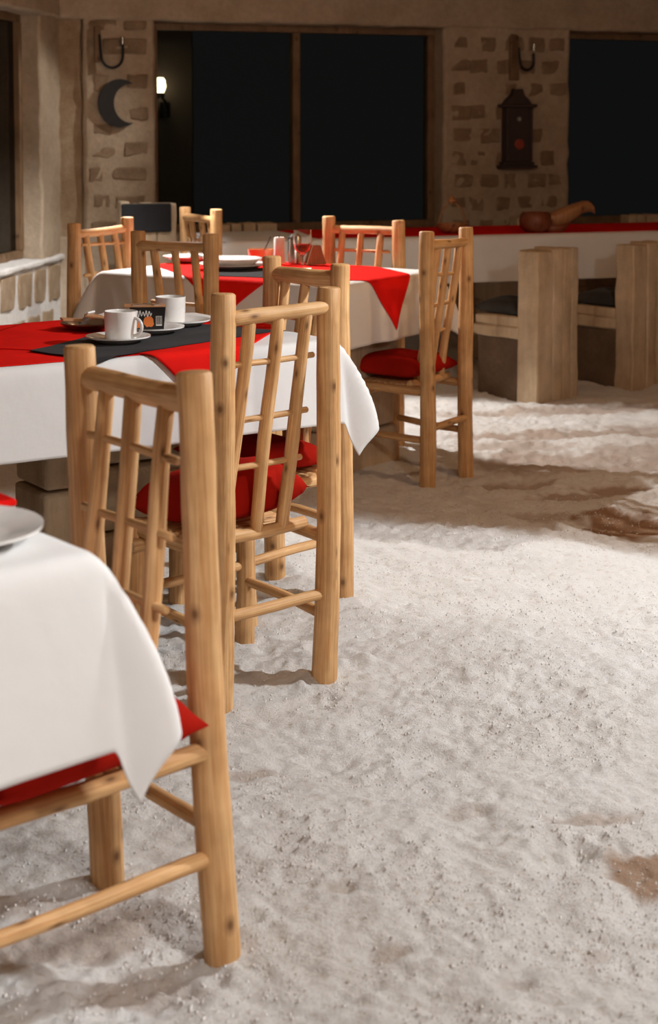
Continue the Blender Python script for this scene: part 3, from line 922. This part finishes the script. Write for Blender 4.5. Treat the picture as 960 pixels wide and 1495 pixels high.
# ------------------------------------------------------------------ salt block seats
def block_seat(label, foot, s, cush=True, seed=0, height=.77, back_w=.34):
    """foot: rear corner of the back slab nearest the viewer"""
    s = Vector(s).normalized(); b = Vector((-s.y, s.x)) * -1     # b runs along the rear face
    rnd = random.Random(seed)
    M = Matrix(((b.x, s.x, 0, 0), (b.y, s.y, 0, 0), (0, 0, 1, 0), (0, 0, 0, 1)))
    e = empty('salt_block_seat', (foot[0], foot[1], 0))
    tag(e, label, 'seat', 'salt block seats')
    def blk(x0, x1, y0, y1, z0, z1, name, mat='salt_layers', bev=.014, amp=.005):
        return rough_box(x0, x1, y0, y1, z0, z1, M, name, mat, e, bevel=bev, amp=amp, rnd=rnd)
    # back: three upright salt slabs bonded side by side, tapering towards the top
    w3 = [0, back_w * .36, back_w * .62, back_w * .82, back_w]
    for i in range(4):
        o = blk(w3[i] + .003, w3[i + 1] - .003, rnd.uniform(-.008, .008), .125, -.06, height - rnd.uniform(0, .015), 'back_slab', amp=.004, bev=.008)
    blk(.012, back_w - .01, .12, .40, -.06, .31, 'base_block', 'salt_shaded')  # shadow on the base comes from its darker colour
    blk(.0, back_w, .118, .42, .305, .365, 'seat_slab', bev=.010, amp=.004)
    blk(.006, back_w - .006, .118, .41, .362, .415, 'seat_slab', bev=.010, amp=.004)
    if cush:
        c = Vector(foot) + b * back_w * .5 + s * .275
        cushion(cush, (c.x, c.y, .445), math.atan2(s.y, s.x) - math.pi / 2, back_w * .5, .145, .085, mat='grey_cushion', seed=seed, group='dark seat cushions')
    return e
SD = (-.69, .724)
block_seat('salt block seat just right of the lone log chair', (1.035, 7.93), SD, 'dark cushion on the block seat beside the lone log chair', seed=1)
block_seat('salt block seat at the right edge of the picture', (1.60, 8.33), SD, 'grey cushion on the block seat at the right edge', seed=2)
# the far row, only the tops of the backs show over the long table
def far_seat(label, t, seed, hgt=.80):
    p = W0 + WD * t + WN * .46
    block_seat(label, (p.x, p.y), (WN.x * 1.0, WN.y * 1.0), None, seed=seed, height=hgt, back_w=.36)
far_seat('far salt block seat whose back shows left of the log chair facing the viewer', .62, 11)
far_seat('far salt block seat showing beside the carved wooden bowl', 2.62, 12)
far_seat('far salt block seat showing at right beyond the carved bowl', 3.45, 13)
# seat by the left pillar with a black back pad
p = W0 + WD * -.40 + WN * .55
block_seat('salt block seat with a black back pad below the moon', (p.x + .34, p.y + .12), (.349, -.937), None, seed=14, height=.94, back_w=.34)
pad = MB().box(-.15, .15, -.015, .015, 0, .17).build('back_pad', 'black_cloth', None, bevel=.01)
pad.location = (p.x + .21, p.y - .07, .76); pad.rotation_euler = (0, 0, math.atan2(WD.y, WD.x))
tag(pad, 'black pad leaning on the seat back below the moon', 'pad')

# ------------------------------------------------------------------ tableware
def on(T, a, b):
    u = Vector(T[1]).normalized(); v = Vector(T[2]).normalized()
    return Vector(T[0]) + u * a + v * b

def plate(name, label, xy, z, r, mat='porcelain', deep=0.018, group=None, cat='plate'):
    pr = [(0, .006), (r * .55, .006), (r * .66, .010), (r * .95, deep), (r, deep + .001), (r * .995, deep - .003), (r * .68, .004), (r * .58, 0), (0, 0)]
    o = MB().lathe(pr, 48).build(name, mat, None, smooth=50, loc=(xy[0], xy[1], z))
    tag(o, label, cat, group); return o

def cup(label, xy, z, r=.044, h=.078, ang=0.0):
    e = empty('coffee_cup', (xy[0], xy[1], z), ang)
    tag(e, label, 'cup', 'white coffee cups')
    MB().lathe([(0, 0), (r * .90, 0), (r * .95, .004), (r, h * .5), (r * 1.02, h), (r * .97, h + .001), (r * .94, h - .004), (r * .92, .01), (0, .008)], 40).build('body', 'porcelain', e, smooth=50)
    pts = []
    for i in range(11):
        a = -math.pi / 2 + math.pi * i / 10
        pts.append((r * .97 + .024 * math.cos(a), 0, h * .48 + .024 * math.sin(a)))
    MB().tube(pts, .0048, 10, hint=(0, 1, 0), chamfer=0).build('handle', 'porcelain', e)
    return e

z2 = TZ + .0095
plate('saucer', 'white saucer under the nearer cup', (-.573, 4.315), z2, .088, group='white saucers', cat='saucer')
cup('white cup nearest the viewer beside the black packet', (-.566, 4.315), z2 + .007, ang=R(-25))
plate('saucer', 'white saucer under the cup behind the black packet', (-.435, 4.69), z2, .085, group='white saucers', cat='saucer')
cup('white cup behind the black packet', (-.468, 4.69), z2 + .007, ang=R(60))
plate('saucer', 'white saucer holding the black packet', (-.500, 4.525), z2, .088, group='white saucers', cat='saucer')

def packet_box():
    e = empty('drink_packet', (-.518, 4.53, z2 + .007), R(6))
    tag(e, 'black printed drink packet with orange lettering between the two cups', 'packet')
    x0, x1, X0, X1 = -.046, .046, -.050, .052
    d0, d1 = -.024, .024; D0, D1 = -.030, .030
    h = .068
    vs = [(x0, d0, 0), (x1, d0, 0), (x1, d1, 0), (x0, d1, 0), (X0, D0, h), (X1, D0, h), (X1, D1, h), (X0, D1, h)]
    fs = [(0, 3, 2, 1), (4, 5, 6, 7), (0, 1, 5, 4), (1, 2, 6, 5), (2, 3, 7, 6), (3, 0, 4, 7)]
    body = MB().add(vs, fs).build('body', 'box_card', e, smooth=0, bevel=.0015)
    MB().box(-.066, .050, -.034, .034, h, h + .0035).build('lid', 'packet_brown', e, bevel=.001)
    for i, (x, y, a) in enumerate([(-.03, -.01, .3), (.0, .008, -.4), (.025, -.012, .8)]):
        m = Matrix.Translation((x, y, h + .0035)) @ Matrix.Rotation(a, 4, 'Z')
        MB().box(-.014, .014, -.006, .006, 0, .003, m).build('foil_stick', 'steel', e)
    def front(x, z):        # point on the sloping front face
        k = z / h
        return Vector((x, d0 + (D0 - d0) * k - .0006, z))
    def strip(name, mat, poly):
        vs = [front(*p) for p in poly] + [front(*p) + Vector((0, .0005, 0)) for p in poly]
        n = len(poly)
        MB().add(vs, [tuple(range(n)), tuple(range(2 * n - 1, n - 1, -1))] + [(i, i + n, (i + 1) % n + n, (i + 1) % n) for i in range(n)]).build(name, mat, body, smooth=0)
    def blob(cx, cz, rx, rz_, seed, n=16):
        r_ = random.Random(seed)
        return [(cx + rx * math.cos(6.283 * i / n) * r_.uniform(.8, 1.15), cz + rz_ * math.sin(6.283 * i / n) * r_.uniform(.8, 1.15)) for i in range(n)]
    strip('print', 'print_orange', blob(.004, .026, .015, .017, 3))
    strip('print', 'print_orange', blob(-.024, .020, .011, .013, 4))
    # looped script across the upper left
    def loop(cx, cz, rx, rz_, a0, a1, n=12):
        return [(cx + rx * math.cos(a0 + (a1 - a0) * k / n), cz + rz_ * math.sin(a0 + (a1 - a0) * k / n)) for k in range(n + 1)]
    wave = [(-.040 + .052 * k / 40, .049 + .008 * math.sin(k * .95) * (1 - .3 * math.sin(k * .37))) for k in range(41)]
    for pts in (wave, loop(-.030, .049, .005, .009, 0.5, 5.4)):
        MB().tube([front(*p) for p in pts], .0011, 6, chamfer=0).build('lettering', 'print_white', body)
    strip('barcode_field', 'print_white', [(.024, .014), (.041, .014), (.041, .042), (.024, .042)])
    for i, (a, wd_) in enumerate([(.0255, .0012), (.0280, .0022), (.0315, .001), (.0335, .002), (.0372, .0012), (.0390, .001)]):
        vs = [Vector((0, -.0005, 0)) + front(*p) for p in [(a, .018), (a + wd_, .018), (a + wd_, .041), (a, .041)]]
        MB().add(vs, [(0, 1, 2, 3)]).build('barcode_bar', 'box_card', body, smooth=0)
packet_box()

plate('packet_dish', 'dark dish of sugar packets at the left of the cups', (-.700, 4.620), z2 - .004, .082, 'dark_glaze', .022, cat='dish')
for i, (dx, dy, a, mat, lab) in enumerate([(-.045, -.01, .5, 'packet_brown', 'brown sugar packet at the left rim of the dark dish'), (-.005, .0, -.9, 'packet_white', 'white sugar packet standing up in the middle of the dish'),
                                           (.025, -.015, .2, 'packet_brown', 'brown sugar packet in the middle of the dark dish'), (.055, .01, .45, 'packet_white', 'long white sugar packet nearest the cup')]):
    o = MB().box(-.034, .034, -.013, .013, -.003, .003).build('sugar_packet', mat, None, bevel=.0015)
    o.location = (-.700 + dx, 4.620 + dy, z2 + .026 + .005 * i); o.rotation_euler = (R(8), R(-14 if i == 3 else (-35 if i == 1 else 6)), a)
    tag(o, lab, 'packet', 'sugar packets in the dish')

# front table plate and napkin
plate('dinner_plate', 'white plate cut by the left edge on the front table', (-.535, 2.225), TZ + .004, .130, deep=.022, group='white plates')
nap = MB().box(-.06, .06, -.05, .05, 0, .012).build('napkin', 'red_cloth', None, bevel=.004)
nap.location = (-.560, 2.44, TZ + .004); nap.rotation_euler = (0, 0, R(38))
tag(nap, 'red napkin at the far left of the front table', 'napkin')

# middle far table
z3 = TZ + .0075
plate('dinner_plate', 'large white plate on the black placemat', (-.405, 6.66), z3, .150, deep=.022, group='white plates')
plate('soup_bowl', 'white bowl stacked on the large plate of the far table', (-.405, 6.66), z3 + .010, .125, deep=.034, cat='bowl')
plate('dinner_plate', 'white plate behind the shaded log chair', (-.62, 7.03), z3, .115, deep=.024, group='white plates')
def bowl_orange():
    e = empty('small_bowl', (-.300, 6.98, z3)); tag(e, 'small orange bowl with a spoon left of the white candle', 'bowl')
    MB().lathe([(0, 0), (.042, 0), (.052, .02), (.058, .058), (.054, .058), (.046, .02), (0, .01)], 32).build('body', 'orange_glaze', e, smooth=50)
    MB().lathe([(0, .046), (.052, .046)], 24).build('filling', 'porcelain', e)
    s = empty('teaspoon', (-.300, 6.98, z3 + .03)); tag(s, 'teaspoon standing in the small orange bowl', 'spoon')
    MB().tube([(0.005, 0, .0), (.03, 0, .05), (.045, 0, .085)], [.003, .0025, .004], 8).build('handle', 'dark_metalwork', s)
bowl_orange()
def candles():
    for (x, y, h, r, lab) in [(-.215, 6.90, .115, .024, 'white pillar candle left of the stemmed glass'), (-.150, 6.93, .118, .030, 'steel shaker behind the stemmed glass')]:
        e = empty('candle' if 'candle' in lab else 'shaker', (x, y, z3)); tag(e, lab, 'candle' if 'candle' in lab else 'shaker')
        m = 'wax' if 'candle' in lab else 'steel'
        MB().lathe([(0, 0), (r, 0), (r, h - .006), (r * .85, h), (r * .2, h - .004), (0, h - .004)], 28).build('body', m, e, smooth=40)
        if m == 'wax': MB().tube([(0, 0, h - .006), (.001, 0, h + .008)], .0012, 6, chamfer=0).build('wick', 'iron', e)
        else: MB().lathe([(0, h), (r * .7, h), (r * .5, h + .01), (0, h + .012)], 20).build('cap', 'steel', e)
candles()
def stem_glass():
    e = empty('stemmed_glass', (-.110, 6.60, z3)); tag(e, 'stemmed glass with a rose coloured drink on the red cloth', 'glass')
    MB().lathe([(0, 0), (.036, 0), (.035, .003), (.006, .008), (.0045, .05), (.010, .062), (.030, .082), (.040, .115), (.036, .165), (.0345, .165), (.038, .115), (.028, .085), (.008, .066), (0, .064)], 36).build('bowl', 'clear_glass', e, smooth=60)
    MB().lathe([(0, .0655), (.0075, .067), (.0270, .0855), (.0345, .105), (0, .105)], 32).build('drink', 'drink', e, smooth=50)
stem_glass()
def tumbler():
    e = empty('tumbler', (-.600, 7.10, z3)); tag(e, 'clear tumbler in front of the farthest log chair', 'glass')
    MB().lathe([(0, 0), (.030, 0), (.036, .10), (.0345, .10), (.0285, .006), (0, .006)], 28).build('body', 'clear_glass', e, smooth=50)
tumbler()
def holder():
    e = empty('napkin_holder', (-.060, 6.86, z3), R(20)); tag(e, 'brown wedge shaped napkin holder right of the glass', 'holder')
    for y in (-.018, .018):
        vs = [(-.045, y - .004, 0), (.045, y - .004, 0), (.018, y - .004, .085), (-.018, y - .004, .085), (-.045, y + .004, 0), (.045, y + .004, 0), (.018, y + .004, .085), (-.018, y + .004, .085)]
        MB().add(vs, [(0, 1, 2, 3), (7, 6, 5, 4), (0, 4, 5, 1), (1, 5, 6, 2), (2, 6, 7, 3), (3, 7, 4, 0)]).build('side_panel', 'old_wood', e, smooth=0, bevel=.002)
    MB().box(-.045, .045, -.014, .014, 0, .008).build('base', 'old_wood', e)
holder()
kn = empty('table_knife', (-.165, 6.54, z3 + .003), R(25)); tag(kn, 'table knife lying left of the stemmed glass foot', 'knife')
MB().box(-.05, .03, -.007, .007, 0, .002).build('blade', 'steel', kn)
MB().tube([(.03, 0, .002), (.10, 0, .002)], [.005, .006], 8).build('handle', 'steel', kn)

# on the long back table
z4 = TZ + .005
def basket():
    e = empty('handled_bowl', (.695, 9.02, z4), R(20)); tag(e, 'small dark bowl with an arched handle on the long red runner', 'bowl')
    MB().lathe([(0, 0), (.05, 0), (.085, .03), (.088, .055), (.080, .055), (.07, .03), (0, .015)], 28).build('body', 'carved_wood', e, smooth=50)
    pts = []
    for i in range(15):
        a = math.pi * i / 14
        pts.append((.080 * math.cos(a), 0, .045 + .125 * math.sin(a)))
    MB().tube(pts, .0065, 10, hint=(0, 1, 0)).build('handle', 'old_wood', e)
    MB().lathe([(0, .165), (.022, .17), (.028, .185), (.012, .20), (.004, .215), (0, .216)], 16).build('finial', 'carved_wood', e, smooth=60)
basket()
def carved_bowl():
    e = empty('carved_bowl', (1.26, 9.10, z4), R(12)); tag(e, 'carved wooden bowl with a long curled lip on the back table', 'bowl')
    rnd = random.Random(3)
    b = MB().lathe([(0, 0), (.055, 0), (.085, .025), (.095, .06), (.088, .10), (.075, .115), (.066, .11), (.078, .06), (.05, .03), (0, .02)], 28)
    o = b.build('body', 'red_wood', e, smooth=60); o.location = (-.085, 0, 0); o.scale = (1.0, .95, 1.0)
    # long lip: a hollowed leaf that widens, rises to the right and curls over at its tip
    st = [(-.035, .070, .030, .020), (.00, .080, .050, .036), (.05, .094, .060, .044), (.10, .112, .060, .044), (.15, .134, .052, .038), (.20, .152, .044, .032), (.235, .155, .038, .030), (.258, .140, .030, .026), (.266, .120, .018, .016)]
    vs = []; fs = []
    sg = 16
    for (x, zc, ry, rz_) in st:
        for k in range(sg):
            a = 2 * math.pi * k / sg
            dz = math.sin(a) * rz_
            if dz > 0: dz *= .55
            vs.append((x - dz * .35, math.cos(a) * ry, zc + dz * 1.35))
    for q in range(len(st) - 1):
        for k in range(sg):
            k2 = (k + 1) % sg
            fs.append((q * sg + k, (q + 1) * sg + k, (q + 1) * sg + k2, q * sg + k2))
    fs.append(tuple(range(sg))); fs.append(tuple(reversed(range((len(st) - 1) * sg, len(st) * sg))))
    MB().add(vs, fs).build('lip', 'carved_wood', e, smooth=60)
    MB().tube([(-.02, 0, .02), (.05, 0, .022), (.11, 0, .055)], [.035, .036, .022], 14, rnd, .05).build('foot', 'red_wood', e, smooth=60)
carved_bowl()
